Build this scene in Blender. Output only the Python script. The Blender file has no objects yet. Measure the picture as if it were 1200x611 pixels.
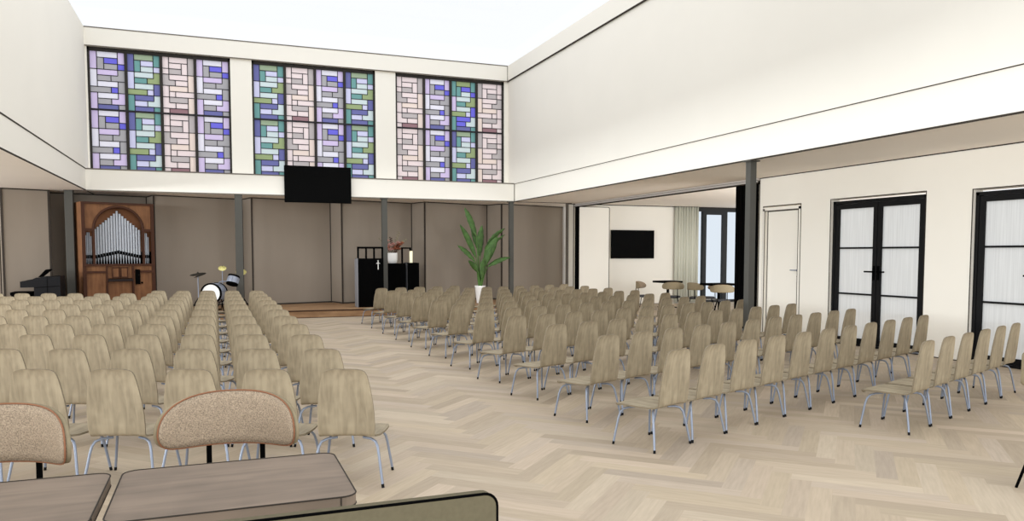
import bpy, bmesh, math, random
from mathutils import Vector, Matrix
random.seed(7)
S = bpy.context.scene
COL = S.collection
PI = math.pi
R = math.radians

# ---------------------------------------------------------------- camera
cam_d = bpy.data.cameras.new('camera')
cam_d.sensor_fit = 'HORIZONTAL'; cam_d.sensor_width = 36.0
cam_d.lens = 897.0/1200.0*36.0
cam_d.shift_y = 46.5/1200.0
cam_d.clip_start = 0.05; cam_d.clip_end = 200
cam = bpy.data.objects.new('camera', cam_d); COL.objects.link(cam)
cam.location = (0, 0, 1.6)
cam.rotation_euler = (R(90-3.445), 0, R(-21.086))
S.camera = cam

# ---------------------------------------------------------------- world, exposure
wd = bpy.data.worlds.new('sky'); S.world = wd; wd.use_nodes = True
wn = wd.node_tree.nodes; wn['Background'].inputs[0].default_value = (0.955, 0.98, 1.0, 1)
wn['Background'].inputs[1].default_value = 1.1
S.view_settings.view_transform = 'Standard'
S.view_settings.look = 'None'
S.view_settings.gamma = 1.0
S.view_settings.use_curve_mapping = False
S.view_settings.exposure = -0.08
def area(name, loc, rot, sx, sy, power, rgb=(0.945, 0.975, 1)):
    l = bpy.data.lights.new(name, 'AREA'); l.shape = 'RECTANGLE'; l.size = sx; l.size_y = sy; l.energy = power; l.color = rgb
    o = bpy.data.objects.new(name, l); COL.objects.link(o); o.location = loc; o.rotation_euler = rot
area('far_floor_fill', (2.6, 14.5, 8.6), (0, 0, 0), 10.0, 11.0, 300)  # fill lamp added above the rooflight to brighten the far floor
# unseen fill lamps added at the left, behind the camera and in the annex
area('left_aisle_fill', (-13, 10, 2.4), (0, R(-90), 0), 1.1, 24.0, 2700)  # added strip lamp that lifts the right-hand wall
area('entrance_fill', (2.6, -4.0, 2.6), (R(90), 0, 0), 15.0, 4.6, 560)  # added fill for the back wall, stage panels and chair backs
area('upper_wall_fill', (5.5, -3.0, 6.4), (R(82), 0, R(35)), 8.0, 2.0, 340)  # added high lamp aimed at the left upper wall
area('annex_fill', (13.8, 12.9, 1.6), (R(90), 0, 0), 5.0, 2.8, 230)  # added fill for the annex, hidden behind the right-hand wall
S.cycles.max_bounces = 12
S.cycles.diffuse_bounces = 8
S.cycles.transparent_max_bounces = 12

# ---------------------------------------------------------------- materials
def lin(c):
    out = []
    for v in c:
        v = v/255.0
        out.append(v/12.92 if v <= 0.04045 else ((v+0.055)/1.055)**2.4)
    return tuple(out)+(1.0,)
MATS = {}
def mat(name, rgb, rough=0.7, metal=0.0, spec=0.2, var=0.0, scale=8.0, emit=0.0, stretch=(1, 1, 1), bump=0.0):
    """Principled surface with an optional object-space noise variation of its own colour."""
    if name in MATS: return MATS[name]
    m = bpy.data.materials.new(name); m.use_nodes = True
    nt = m.node_tree; b = nt.nodes['Principled BSDF']
    col = lin(rgb)
    b.inputs['Roughness'].default_value = rough
    b.inputs['Metallic'].default_value = metal
    b.inputs['Specular IOR Level'].default_value = spec
    b.inputs['Base Color'].default_value = col
    m.diffuse_color = col
    if emit:
        b.inputs['Emission Color'].default_value = col
        b.inputs['Emission Strength'].default_value = emit
    if var or bump:
        tc = nt.nodes.new('ShaderNodeTexCoord'); mp = nt.nodes.new('ShaderNodeMapping')
        mp.inputs['Scale'].default_value = stretch
        no = nt.nodes.new('ShaderNodeTexNoise'); no.inputs['Scale'].default_value = scale
        no.inputs['Detail'].default_value = 3.0
        nt.links.new(tc.outputs['Object'], mp.inputs['Vector']); nt.links.new(mp.outputs[0], no.inputs['Vector'])
        if var:
            r = nt.nodes.new('ShaderNodeValToRGB')
            r.color_ramp.elements[0].position = 0.3; r.color_ramp.elements[1].position = 0.7
            r.color_ramp.elements[0].color = tuple(v*(1-var) for v in col[:3])+(1,)
            r.color_ramp.elements[1].color = tuple(min(1, v*(1+var)) for v in col[:3])+(1,)
            nt.links.new(no.outputs['Fac'], r.inputs[0]); nt.links.new(r.outputs[0], b.inputs['Base Color'])
        if bump:
            bp = nt.nodes.new('ShaderNodeBump'); bp.inputs['Strength'].default_value = bump; bp.inputs['Distance'].default_value = 0.004
            nt.links.new(no.outputs['Fac'], bp.inputs['Height']); nt.links.new(bp.outputs[0], b.inputs['Normal'])
    MATS[name] = m
    return m
def translucent_mat(name, rgb, clear=0.0, mix=0.5, wave=0.0):
    """A sheet that scatters light both ways (stained glass, reeded glass, sheer cloth)."""
    if name in MATS: return MATS[name]
    m = bpy.data.materials.new(name); m.use_nodes = True; nt = m.node_tree; nt.nodes.clear()
    out = nt.nodes.new('ShaderNodeOutputMaterial'); col = lin(rgb)
    d = nt.nodes.new('ShaderNodeBsdfDiffuse'); t = nt.nodes.new('ShaderNodeBsdfTranslucent')
    d.inputs[0].default_value = col; t.inputs[0].default_value = col
    mx = nt.nodes.new('ShaderNodeMixShader'); mx.inputs[0].default_value = mix
    nt.links.new(d.outputs[0], mx.inputs[1]); nt.links.new(t.outputs[0], mx.inputs[2])
    last = mx
    if wave:
        tc = nt.nodes.new('ShaderNodeTexCoord'); mp = nt.nodes.new('ShaderNodeMapping')
        mp.inputs['Scale'].default_value = (1, 1, 0.02)
        no = nt.nodes.new('ShaderNodeTexNoise'); no.inputs['Scale'].default_value = 60.0
        r = nt.nodes.new('ShaderNodeValToRGB')
        r.color_ramp.elements[0].position = 0.35; r.color_ramp.elements[1].position = 0.65
        r.color_ramp.elements[0].color = tuple(v*(1-wave) for v in col[:3])+(1,); r.color_ramp.elements[1].color = col
        nt.links.new(tc.outputs['Object'], mp.inputs['Vector']); nt.links.new(mp.outputs[0], no.inputs['Vector'])
        nt.links.new(no.outputs['Fac'], r.inputs[0])
        nt.links.new(r.outputs[0], d.inputs[0]); nt.links.new(r.outputs[0], t.inputs[0])
    if clear:
        tr = nt.nodes.new('ShaderNodeBsdfTransparent'); m2 = nt.nodes.new('ShaderNodeMixShader'); m2.inputs[0].default_value = clear
        nt.links.new(last.outputs[0], m2.inputs[1]); nt.links.new(tr.outputs[0], m2.inputs[2]); last = m2
    nt.links.new(last.outputs[0], out.inputs[0]); m.diffuse_color = col
    MATS[name] = m
    return m
def clear_glass(name, rgb, gloss=0.05):
    if name in MATS: return MATS[name]
    m = bpy.data.materials.new(name); m.use_nodes = True; nt = m.node_tree; nt.nodes.clear()
    out = nt.nodes.new('ShaderNodeOutputMaterial')
    t = nt.nodes.new('ShaderNodeBsdfTransparent'); t.inputs[0].default_value = lin(rgb)
    g = nt.nodes.new('ShaderNodeBsdfGlossy'); g.inputs['Roughness'].default_value = 0.05
    mx = nt.nodes.new('ShaderNodeMixShader'); mx.inputs[0].default_value = gloss
    nt.links.new(t.outputs[0], mx.inputs[1]); nt.links.new(g.outputs[0], mx.inputs[2]); nt.links.new(mx.outputs[0], out.inputs[0])
    MATS[name] = m
    return m
def wood_mat(name, rgb, dark, axis=2, scale=9.0, contrast=1.0):
    """Straight-grained timber: two stretched noises along the given axis plus small knots."""
    if name in MATS: return MATS[name]
    m = bpy.data.materials.new(name); m.use_nodes = True; nt = m.node_tree; b = nt.nodes['Principled BSDF']
    b.inputs['Roughness'].default_value = 0.6; b.inputs['Specular IOR Level'].default_value = 0.2
    tc = nt.nodes.new('ShaderNodeTexCoord'); mp = nt.nodes.new('ShaderNodeMapping')
    s = [1.0, 1.0, 1.0]; s[axis] = 0.12
    mp.inputs['Scale'].default_value = s
    n1 = nt.nodes.new('ShaderNodeTexNoise'); n1.inputs['Scale'].default_value = scale*3; n1.inputs['Detail'].default_value = 4
    n1.inputs['Distortion'].default_value = 0.6
    nt.links.new(tc.outputs['Object'], mp.inputs['Vector']); nt.links.new(mp.outputs[0], n1.inputs['Vector'])
    n2 = nt.nodes.new('ShaderNodeTexNoise'); n2.inputs['Scale'].default_value = scale; n2.inputs['Detail'].default_value = 2
    nt.links.new(tc.outputs['Object'], n2.inputs['Vector'])
    ad = nt.nodes.new('ShaderNodeMath'); ad.operation = 'ADD'
    ml = nt.nodes.new('ShaderNodeMath'); ml.operation = 'MULTIPLY'; ml.inputs[1].default_value = 0.55
    nt.links.new(n2.outputs['Fac'], ml.inputs[0]); nt.links.new(n1.outputs['Fac'], ad.inputs[0]); nt.links.new(ml.outputs[0], ad.inputs[1])
    r = nt.nodes.new('ShaderNodeValToRGB')
    r.color_ramp.elements[0].position = 0.55; r.color_ramp.elements[1].position = 0.95
    r.color_ramp.elements[0].color = lin(dark); r.color_ramp.elements[1].color = lin(rgb)
    nt.links.new(ad.outputs[0], r.inputs[0]); nt.links.new(r.outputs[0], b.inputs['Base Color'])
    m.diffuse_color = lin(rgb)
    MATS[name] = m
    return m

WALL = mat('cream plaster', (240, 236, 226), 0.9, var=0.012, scale=0.8)
BEAM = mat('cream painted beam', (240, 236, 226), 0.9)
SOFFIT = mat('taupe ceiling paint', (249, 242, 233), 0.9, var=0.01, scale=1.0)
PANEL = mat('taupe acoustic panel', (152, 141, 128), 0.9, var=0.03, scale=3.0, stretch=(1, 1, .2))
EDGE = mat('dark outline strip', (58, 52, 46), 0.9)  # colour of drawn outlines, built as thin strips
EDGEL = mat('grey outline strip', (112, 106, 98), 0.9)  # paler outline colour
STEEL = mat('grey green painted steel', (82, 81, 76), 0.7, var=0.02)
BLACK = mat('black lacquer', (4, 4, 4), 0.8, spec=0.03)
SCREEN = mat('black screen', (3, 3, 3), 0.6, spec=0.05)
DARKF = mat('dark anodised frame', (15, 15, 16), 0.6, spec=0.15)
FRAME = mat('charcoal window frame', (48, 45, 42), 0.6)
LEAD = mat('lead came', (40, 38, 42), 0.6)
CHROME = mat('satin chrome', (138, 146, 161), 0.4, metal=0.35, spec=0.4)
RUBBER = mat('black rubber', (14, 14, 15), 0.8)
WHITE = mat('white paint', (240, 238, 234), 0.6)
CHAIRW = wood_mat('pale oak plywood', (165, 152, 128), (135, 123, 102), axis=2, scale=8)
SEATW = wood_mat('pale oak plywood seat', (165, 152, 128), (135, 123, 102), axis=1, scale=8)
RIM = mat('plywood edge', (124, 113, 94), 0.8)
TABLEW = wood_mat('grey brown oak tabletop', (134, 118, 103), (108, 95, 83), axis=0, scale=4)
STAGEW = wood_mat('brown stained stage boards', (166, 132, 98), (134, 102, 74), axis=0, scale=3)
ORGANW = wood_mat('mahogany organ case', (130, 90, 60), (103, 69, 45), axis=2, scale=5)
ORGAND = mat('dark mahogany moulding', (66, 38, 24), 0.6, var=0.1)
TIN = mat('pipe tin', (168, 172, 178), 0.45, metal=0.3, spec=0.4, var=0.05, scale=20)
OLIVE = mat('olive taupe upholstery', (140, 128, 104), 0.95, var=0.06, scale=40, bump=0.3)
COPPER = mat('copper brown piping', (138, 94, 68), 0.7)
OLIVED = mat('dark olive weave', (98, 91, 72), 0.95, var=0.06, scale=60, bump=0.2)
CHARCOAL = mat('charcoal upholstery', (70, 70, 73), 0.9, var=0.05, scale=60)
BOUCLE = mat('beige boucle', (158, 141, 121), 1.0, var=0.42, scale=190, bump=1.0)
PIANO = mat('satin black piano lacquer', (15, 15, 18), 0.5, spec=0.2)
DRUMG = mat('blue grey drum shell', (150, 156, 170), 0.4, spec=0.4)
BRASS = mat('pale brass', (214, 204, 132), 0.4, metal=0.3)

# ---------------------------------------------------------------- mesh helpers
class MB:
    def __init__(s): s.v = []; s.f = []; s.m = []; s.smooth = []
    def add(s, vs, fs, mi=0, smooth=False):
        b = len(s.v); s.v += [tuple(p) for p in vs]
        for f in fs:
            s.f.append(tuple(b+i for i in f)); s.m.append(mi); s.smooth.append(smooth)
    def box(s, x0, x1, y0, y1, z0, z1, mi=0):
        vs = [(x0, y0, z0), (x1, y0, z0), (x1, y1, z0), (x0, y1, z0), (x0, y0, z1), (x1, y0, z1), (x1, y1, z1), (x0, y1, z1)]
        s.add(vs, [(0, 3, 2, 1), (4, 5, 6, 7), (0, 1, 5, 4), (1, 2, 6, 5), (2, 3, 7, 6), (3, 0, 4, 7)], mi)
        return s
    def bar(s, a, b, w, h=None, mi=0):
        """Square bar from a to b."""
        h = h or w
        a = Vector(a); b = Vector(b); d = (b-a).normalized()
        u = d.cross(Vector((0, 0, 1)))
        if u.length < 1e-4: u = Vector((1, 0, 0))
        u.normalize(); n = u.cross(d).normalized()
        vs = []
        for p in (a, b):
            for i, j in ((-1, -1), (1, -1), (1, 1), (-1, 1)): vs.append(p+u*(i*w/2)+n*(j*h/2))
        s.add(vs, [(0, 1, 2, 3), (7, 6, 5, 4), (0, 4, 5, 1), (1, 5, 6, 2), (2, 6, 7, 3), (3, 7, 4, 0)], mi)
        return s
    def tube(s, pts, r, n=8, mi=0, closed=False):
        pts = [Vector(p) for p in pts]; k = len(pts)
        rs = r if isinstance(r, (list, tuple)) else [r]*k
        vs = []; prev = None
        for i, p in enumerate(pts):
            if closed: d = pts[(i+1) % k]-pts[i-1]
            else: d = pts[min(i+1, k-1)]-pts[max(i-1, 0)]
            d.normalize()
            if prev is None:
                u = d.cross(Vector((0, 0, 1)))
                if u.length < 1e-3: u = d.cross(Vector((1, 0, 0)))
            else: u = prev-d*prev.dot(d)
            u.normalize(); prev = u; w = d.cross(u)
            for j in range(n):
                a = 2*PI*j/n; vs.append(p+u*(math.cos(a)*rs[i])+w*(math.sin(a)*rs[i]))
        fs = []
        for i in range(k if closed else k-1):
            i2 = (i+1) % k
            for j in range(n):
                j2 = (j+1) % n; fs.append((i*n+j, i*n+j2, i2*n+j2, i2*n+j))
        s.add(vs, fs, mi, True)
        if not closed:
            s.add([vs[j] for j in range(n)], [tuple(reversed(range(n)))], mi)
            s.add([vs[(k-1)*n+j] for j in range(n)], [tuple(range(n))], mi)
        return s
    def lathe(s, prof, n=24, c=(0, 0, 0), mi=0, M=None):
        vs = []; fs = []
        for r, z in prof:
            for j in range(n):
                a = 2*PI*j/n; p = Vector((r*math.cos(a), r*math.sin(a), z))
                if M: p = M @ p
                vs.append(p+Vector(c))
        k = len(prof)
        for i in range(k-1):
            for j in range(n):
                j2 = (j+1) % n; fs.append((i*n+j, i*n+j2, (i+1)*n+j2, (i+1)*n+j))
        s.add(vs, fs, mi, True)
        s.add(vs[:n], [tuple(reversed(range(n)))], mi); s.add(vs[(k-1)*n:], [tuple(range(n))], mi)
        return s
    def prism(s, poly, a, b, plane='xy', mi=0):
        """Extrude a polygon: plane 'xy' along z, 'xz' along y, 'yz' along x."""
        def P(p, h):
            return (p[0], p[1], h) if plane == 'xy' else ((p[0], h, p[1]) if plane == 'xz' else (h, p[0], p[1]))
        n = len(poly); vs = [P(p, a) for p in poly]+[P(p, b) for p in poly]
        fs = [tuple(reversed(range(n))), tuple(range(n, 2*n))]
        for i in range(n):
            j = (i+1) % n; fs.append((i, j, n+j, n+i))
        s.add(vs, fs, mi)
        return s
    def build(s, name, mats, parent=None, loc=None, rz=None, bevel=0.0):
        me = bpy.data.meshes.new(name); me.from_pydata(s.v, [], s.f)
        if not isinstance(mats, (list, tuple)): mats = [mats]
        for m in mats: me.materials.append(m)
        for p, mi, sm in zip(me.polygons, s.m, s.smooth): p.material_index = mi; p.use_smooth = sm
        bm = bmesh.new(); bm.from_mesh(me); bmesh.ops.recalc_face_normals(bm, faces=bm.faces); bm.to_mesh(me); bm.free()
        o = bpy.data.objects.new(name, me); COL.objects.link(o)
        if parent: o.parent = parent
        if loc: o.location = loc
        if rz: o.rotation_euler = (0, 0, rz)
        if bevel:
            md = o.modifiers.new('bevel', 'BEVEL'); md.width = bevel; md.segments = 2; md.limit_method = 'ANGLE'
        return o
def tag(o, label, cat, group=None, kind=None):
    if label: o['label'] = label
    if cat: o['category'] = cat
    if group: o['group'] = group
    if kind: o['kind'] = kind
    return o
def thing(name, label, cat, loc=(0, 0, 0), rz=0.0, group=None):
    o = bpy.data.objects.new(name, None); COL.objects.link(o); o.empty_display_size = 0.1
    o.location = loc; o.rotation_euler = (0, 0, rz)
    return tag(o, label, cat, group)
def structure(name, mb, mats, label=None, parent=None):
    o = mb.build(name, mats, parent)
    if not parent: o['kind'] = 'structure'
    if label: o['label'] = label
    return o
def struct_empty(name, loc, label=None):
    o = bpy.data.objects.new(name, None); COL.objects.link(o); o.location = loc; o['kind'] = 'structure'
    if label: o['label'] = label
    return o

# ================================================================ THE ROOM
ZS = 3.14          # soffit height
XR, XL = 8.2, -2.9  # faces of the side beams
YB = 21.05         # face of the back beam
YU = 21.55         # upper back wall
XW = 10.34         # right-hand wall

# floor: herringbone planks, each plank its own tone
def build_floor():
    W, n = 0.14, 6
    X0, X1, Y0, Y1 = -7.0, 17.0, -0.6, 23.4
    vs, fs, cols, uvs = [], [], [], []
    c45 = math.cos(R(45))
    ox, oy = 4.48, 4.0
    def to_w(a, b): return (ox+(a-b)*c45*W, oy+(a+b)*c45*W)
    N = 180
    tones = [(209, 192, 169), (203, 186, 163), (213, 197, 174), (199, 182, 159), (207, 190, 165), (203, 187, 168), (211, 193, 171)]
    for a in range(-N, N):
        for b in range(-N, N):
            d = (a-b) % (2*n)
            if d == 0: q = [(a, b), (a+n, b), (a+n, b+1), (a, b+1)]; horiz = True
            elif d == 2*n-1: q = [(a, b), (a+1, b), (a+1, b+n), (a, b+n)]; horiz = False
            else: continue
            w = [to_w(*p) for p in q]
            cx = sum(p[0] for p in w)/4; cy = sum(p[1] for p in w)/4
            if not (X0 < cx < X1 and Y0 < cy < Y1): continue
            i = len(vs); vs += [(p[0], p[1], 0.0) for p in w]; fs.append((i, i+1, i+2, i+3))
            t = random.choice(tones); k = random.uniform(0.95, 1.04)
            cl = lin(tuple(min(255, v*k*f_) for v, f_ in zip(t, (.885, .885, .885)))); u0, v0 = random.uniform(0, 50), random.uniform(0, 50)
            for p in q:
                cols.append(cl)
                l, m_ = ((p[0]-a), (p[1]-b)) if horiz else ((p[1]-b), (p[0]-a))
                uvs.append((u0+l*W, v0+m_*W))
    me = bpy.data.meshes.new('floor'); me.from_pydata(vs, [], fs)
    ca = me.color_attributes.new('tone', 'FLOAT_COLOR', 'CORNER')
    uv = me.uv_layers.new(name='plank')
    for i, (c, u) in enumerate(zip(cols, uvs)):
        ca.data[i].color = c; uv.data[i].uv = u
    m = bpy.data.materials.new('oak herringbone'); m.use_nodes = True; nt = m.node_tree; b = nt.nodes['Principled BSDF']
    b.inputs['Roughness'].default_value = 0.6; b.inputs['Specular IOR Level'].default_value = 0.15
    at = nt.nodes.new('ShaderNodeVertexColor'); at.layer_name = 'tone'
    um = nt.nodes.new('ShaderNodeUVMap'); um.uv_map = 'plank'
    mp = nt.nodes.new('ShaderNodeMapping'); mp.inputs['Scale'].default_value = (1.2, 14, 1)
    no = nt.nodes.new('ShaderNodeTexNoise'); no.inputs['Scale'].default_value = 3.0; no.inputs['Detail'].default_value = 3
    nt.links.new(um.outputs[0], mp.inputs[0]); nt.links.new(mp.outputs[0], no.inputs['Vector'])
    r = nt.nodes.new('ShaderNodeValToRGB')
    r.color_ramp.elements[0].position = 0.3; r.color_ramp.elements[1].position = 0.7
    r.color_ramp.elements[0].color = (0.90, 0.885, 0.87, 1); r.color_ramp.elements[1].color = (1.04, 1.03, 1.02, 1)
    nt.links.new(no.outputs['Fac'], r.inputs[0])
    mx = nt.nodes.new('ShaderNodeMix'); mx.data_type = 'RGBA'; mx.blend_type = 'MULTIPLY'; mx.inputs[0].default_value = 1.0
    nt.links.new(at.outputs[0], mx.inputs[6]); nt.links.new(r.outputs[0], mx.inputs[7]); nt.links.new(mx.outputs[2], b.inputs['Base Color'])
    me.materials.append(m)
    o = bpy.data.objects.new('floor', me); COL.objects.link(o); o['kind'] = 'structure'; o['label'] = 'pale oak herringbone floor'
build_floor()

# lower beams, upper walls, ceilings
def beam(name, x0, x1, y0, y1, label):
    b = MB().box(x0, x1, y0, y1, ZS, 3.66); b.m[0] = 1      # taupe underside
    structure(name, b, [BEAM, SOFFIT], label)
beam('trim_1', XL, XR, YB, YU, 'cream beam over the stage front')
beam('trim_2', XL-.45, XL, 3.0, YB+.5, 'cream beam along the left aisle')
beam('trim_3', XR, XR+.45, 2.0, YB+.5, 'cream beam along the right aisle')
structure('wall_left_upper', MB().box(XL-.25, XL, 3.0, YU+.3, 3.66, 7.15), WALL)
structure('wall_right_upper', MB().box(XR-.02, XR+.25, 2.0, YU+.3, 3.66, 7.15), WALL)
WIN = [(-2.86, 0.44), (0.97, 4.23), (4.80, 8.06)]
WZ0, WZ1 = 3.60, 6.70
wb = MB()
xs = [XL]+[v for w in WIN for v in w]+[XR]
for i in range(0, len(xs), 2):
    if xs[i+1]-xs[i] > .01: wb.box(xs[i], xs[i+1], YU, YU+.25, 3.6, WZ1)
structure('wall_back_upper', wb, WALL)
structure('trim_4', MB().box(XL, XR-.05, YU-.05, YU+.25, WZ1, 7.15), BEAM, 'cream beam above the stained glass')
structure('trim_5', MB().box(XR-.05, XR-.02, 2.0, YU, WZ1, 7.15), BEAM)
# rooflight over the hall: glass on slim bars
rl = MB()
for i in range(1, 4): rl.box(XL, XR, 5*i-.03, 5*i+.03, 7.6, 7.68)
rf = struct_empty('window_8', (0, 0, 0), 'rooflight over the hall')
rl2 = MB().box(XL-.2, XR+.2, 2.0, YU+.2, 7.70, 7.71)
rl2.build('pane', clear_glass('rooflight glass', (254, 254, 255), 0.01), rf)
# soffits
structure('ceiling', MB().box(XR+.45, XW+.2, 2.0, YB+.5, ZS, ZS+.2).box(-7.5, XL-.45, 3.0, YB+.5, ZS, ZS+.2), SOFFIT, 'taupe soffit of the side aisles')
structure('ceiling_bay', MB().box(-7.5, XW+.3, YB+.5, 23.4, ZS, ZS+.2), SOFFIT)
structure('ceiling_annex', MB().box(XW+.2, 17.5, 12.0, 21.8, ZS, ZS+.2), SOFFIT)
# drawn edge lines of the beams, modelled as thin dark strips
structure('trim_6', MB().box(XL, XR, YB-.008, YB+.01, 3.645, 3.675).box(XL, XR, YB-.008, YB+.01, ZS-.012, ZS+.015)
          .box(XL, XR-.05, YU-.06, YU-.04, WZ1-.012, WZ1+.012).box(XL, XR-.05, YU-.06, YU-.04, 7.135, 7.16)
          .box(XR-.02, XR+.02, YB-.02, YB, ZS, 3.66).box(XR-.06, XR-.035, YU-.07, YU-.045, WZ1, 7.15), EDGEL)
structure('trim_7', MB().box(XR-.008, XR+.01, 2.0, YB, 3.650, 3.676).box(XR-.008, XR+.01, 2.0, YB, ZS-.012, ZS+.012)
          .box(XR-.058, XR-.03, 2.0, YU, WZ1-.014, WZ1+.014), EDGE)
structure('trim_8', MB().box(XL-.01, XL+.008, 3.0, YB, 3.650, 3.674).box(XL-.01, XL+.008, 3.0, YB, ZS-.01, ZS+.014)
          .box(XL-.012, XL+.012, YB, 22.35, ZS-.006, ZS+.002).box(XL-.462, XL-.438, YB, 22.15, ZS-.006, ZS+.002).box(XL-.45, XL, YB-.012, YB+.012, ZS-.006, ZS+.002), EDGE)
structure('trim_9', MB().box(XW-.012, XW+.01, 2.0, 21.3, ZS-.016, ZS+.004).box(XR+.05, 10.05, 21.04, 21.07, ZS-.014, ZS+.004)
          .box(10.05, 16.5, 21.28, 21.31, ZS-.022, ZS+.002), EDGE)

# right-hand wall with its three openings
WT = 0.2
OPEN = [(6.10, 8.08, 2.54), (8.88, 10.86, 2.575), (11.62, 12.68, 2.55)]
rw = MB(); y = 3.4
for y0, y1, h in OPEN:
    rw.box(XW, XW+WT, y, y0, 0, ZS); rw.box(XW, XW+WT, y0, y1, h, ZS); y = y1
rw.box(XW, XW+WT, y, 12.80, 0, ZS)
structure('wall_right', rw, WALL)
bb = MB(); y = 3.4
for y0, y1, h in OPEN:
    bb.box(XW-.008, XW, y, y0, 0, .014); y = y1
bb.box(XW-.008, XW, y, 12.80, 0, .014)
for y0, y1, h in OPEN:   # thin dark line round each reveal
    bb.box(XW-.004, XW+.004, y0-.012, y0, 0, h+.012).box(XW-.004, XW+.004, y1, y1+.012, 0, h+.012).box(XW-.004, XW+.004, y0-.012, y1+.012, h, h+.012)
bb.box(XW-.006, XW+.006, 12.795, 12.812, 0, ZS)
structure('edge_outline_right', bb, EDGE)  # outlines of wall base, wall end and reveals as thin strips

REED = translucent_mat('reeded white glass', (236, 238, 238), clear=0.06, mix=0.55, wave=0.10)
def glazed_door(name, y0, y1, h, label):
    """Black double door: frame, two leaves with three lights each, lever handles."""
    d = struct_empty(name, (XW+.055, y0, 0), label)
    w = y1-y0; H = h-.035
    fr = MB(); f = .055
    fr.box(0, .09, .02, f+.02, 0, H).box(0, .09, w-f, w-.0, 0, H).box(0, .09, .02, w, H-f, H).box(-.02, .09, 0, w, 0, .035)
    fr.build('frame', DARKF, d, bevel=.004)
    mid = w/2
    for (a, b, side) in ((f+.022, mid-.006, 1), (mid+.006, w-f-.002, -1)):
        lf = MB(); s = .085
        lf.box(.01, .075, a, a+s, .04, H-f-.005).box(.01, .075, b-s, b, .04, H-f-.005)
        lf.box(.012, .073, a, b, H-f-.09, H-f-.005).box(.012, .073, a, b, .04, .13)
        leaf = lf.build('leaf', DARKF, d, bevel=.006)
        MB().box(.02, .065, a+s, b-s, 1.692, 1.722).box(.02, .065, a+s, b-s, .888, .918).build('glazing_bar', DARKF, leaf)
        pn = MB(); pn.add([(.04, a+s, .13), (.04, b-s, .13), (.04, b-s, H-f-.09), (.04, a+s, H-f-.09)], [(0, 1, 2, 3)]); pn.build('pane', REED, leaf)
        hy = b-.042 if side == 1 else a+.042
        hd = MB().box(-.004, .012, hy-.022, hy+.022, 1.16, 1.40)
        hd.tube([(.0, hy, 1.30), (-.035, hy, 1.30), (-.04, hy-side*.015, 1.30), (-.04, hy-side*.16, 1.30)], .014, 8)
        hd.build('door_handle', BLACK, leaf)
    return d
glazed_door('door_1', 6.10, 8.08, 2.54, 'black glazed double door at the right edge')
glazed_door('door_2', 8.88, 10.86, 2.575, 'black glazed double door beside the white door')
d = struct_empty('door_3', (XW+.04, 11.62, 0), 'plain white door beside the folding wall')
MB().box(-.05, .1, .0, .05, 0, 2.51).box(-.05, .1, 1.01, 1.06, 0, 2.51).box(-.05, .1, 0, 1.06, 2.46, 2.53).build('frame', WALL, d)
MB().box(-.055, -.045, .045, .056, 0, 2.46).box(-.055, -.045, 1.004, 1.016, 0, 2.46).box(-.055, -.045, .05, 1.01, 2.455, 2.468).build('frame_outline', EDGE, d)
lf = MB().box(.03, .07, .055, 1.005, .008, 2.452).build('leaf', WALL, d)
MB().box(.024, .03, .052, .064, 0, 2.455).box(.024, .03, .996, 1.008, 0, 2.455).box(.024, .03, .052, 1.008, 2.446, 2.456).build('leaf_gap', EDGE, d)
hh = MB().tube([(.03, .13, 1.29), (-.02, .13, 1.29), (-.03, .15, 1.29), (-.03, .27, 1.29)], .012, 8)
hh.lathe([(.026, 0), (.026, .012)], 16, (.03, .13, 1.29), M=Matrix.Rotation(-PI/2, 4, 'Y'))
hh.build('door_handle', CHROME, lf)
MB().lathe([(.016, 0), (.016, .01)], 12, (.03, .13, 1.17), M=Matrix.Rotation(-PI/2, 4, 'Y')).build('keyhole', BLACK, lf)

# annex wall, window and folding partition track
structure('wall_annex', MB().box(10.05, 14.72, 21.30, 21.50, 0, ZS), WALL, 'cream back wall of the annex')
structure('wall_annex_right', MB().box(16.62, 16.8, 21.30, 21.50, 0, ZS), WALL)
structure('trim_10', MB().box(10.225, 10.245, 21.288, 21.3, 0, ZS).box(10.045, 10.06, 21.288, 21.3, 0, ZS).box(10.25, 13.8, 21.29, 21.3, 0, .02), EDGEL)
w = struct_empty('window_4', (14.72, 21.30, 0), 'tall dark framed annex window')
W4 = 1.9
fr = MB().box(0, W4, 0, .12, 3.0, ZS).box(0, W4, 0, .12, 0, .08)
for a, b in ((0.0, .05), (.22, .36), (1.02, 1.18), (1.84, 1.9)): fr.box(a, b, 0, .12, .08, 3.0)
fr.box(.36, 1.02, 0, .12, 2.90, 3.0)
fr.build('frame', mat('dark grey window frame', (46, 47, 48), .6), w)
for a, b in ((.05, .22), (.36, 1.02), (1.18, 1.84)):
    MB().box(a, b, .05, .06, .08, 3.0).build('pane', clear_glass('pale blue glass', (240, 244, 248), 0.03), w)
structure('trim_11', MB().box(XW-.06, XW+.06, 12.8, 21.3, ZS-.045, ZS-.001), mat('pale track housing', (196, 190, 184), .8))
structure('trim_12', MB().box(XW-.075, XW-.055, 12.8, 21.3, ZS-.09, ZS-.045).box(XW+.055, XW+.075, 12.8, 21.3, ZS-.09, ZS-.045), mat('grey aluminium track', (186, 182, 178), .5))
structure('trim_13', MB().box(XW-.08, XW-.05, 12.8, 21.3, ZS-.104, ZS-.088).box(XW+.05, XW+.08, 12.8, 21.3, ZS-.104, ZS-.088).box(XW-.066, XW-.058, 12.8, 21.3, ZS-.05, ZS-.036), EDGE)

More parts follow.
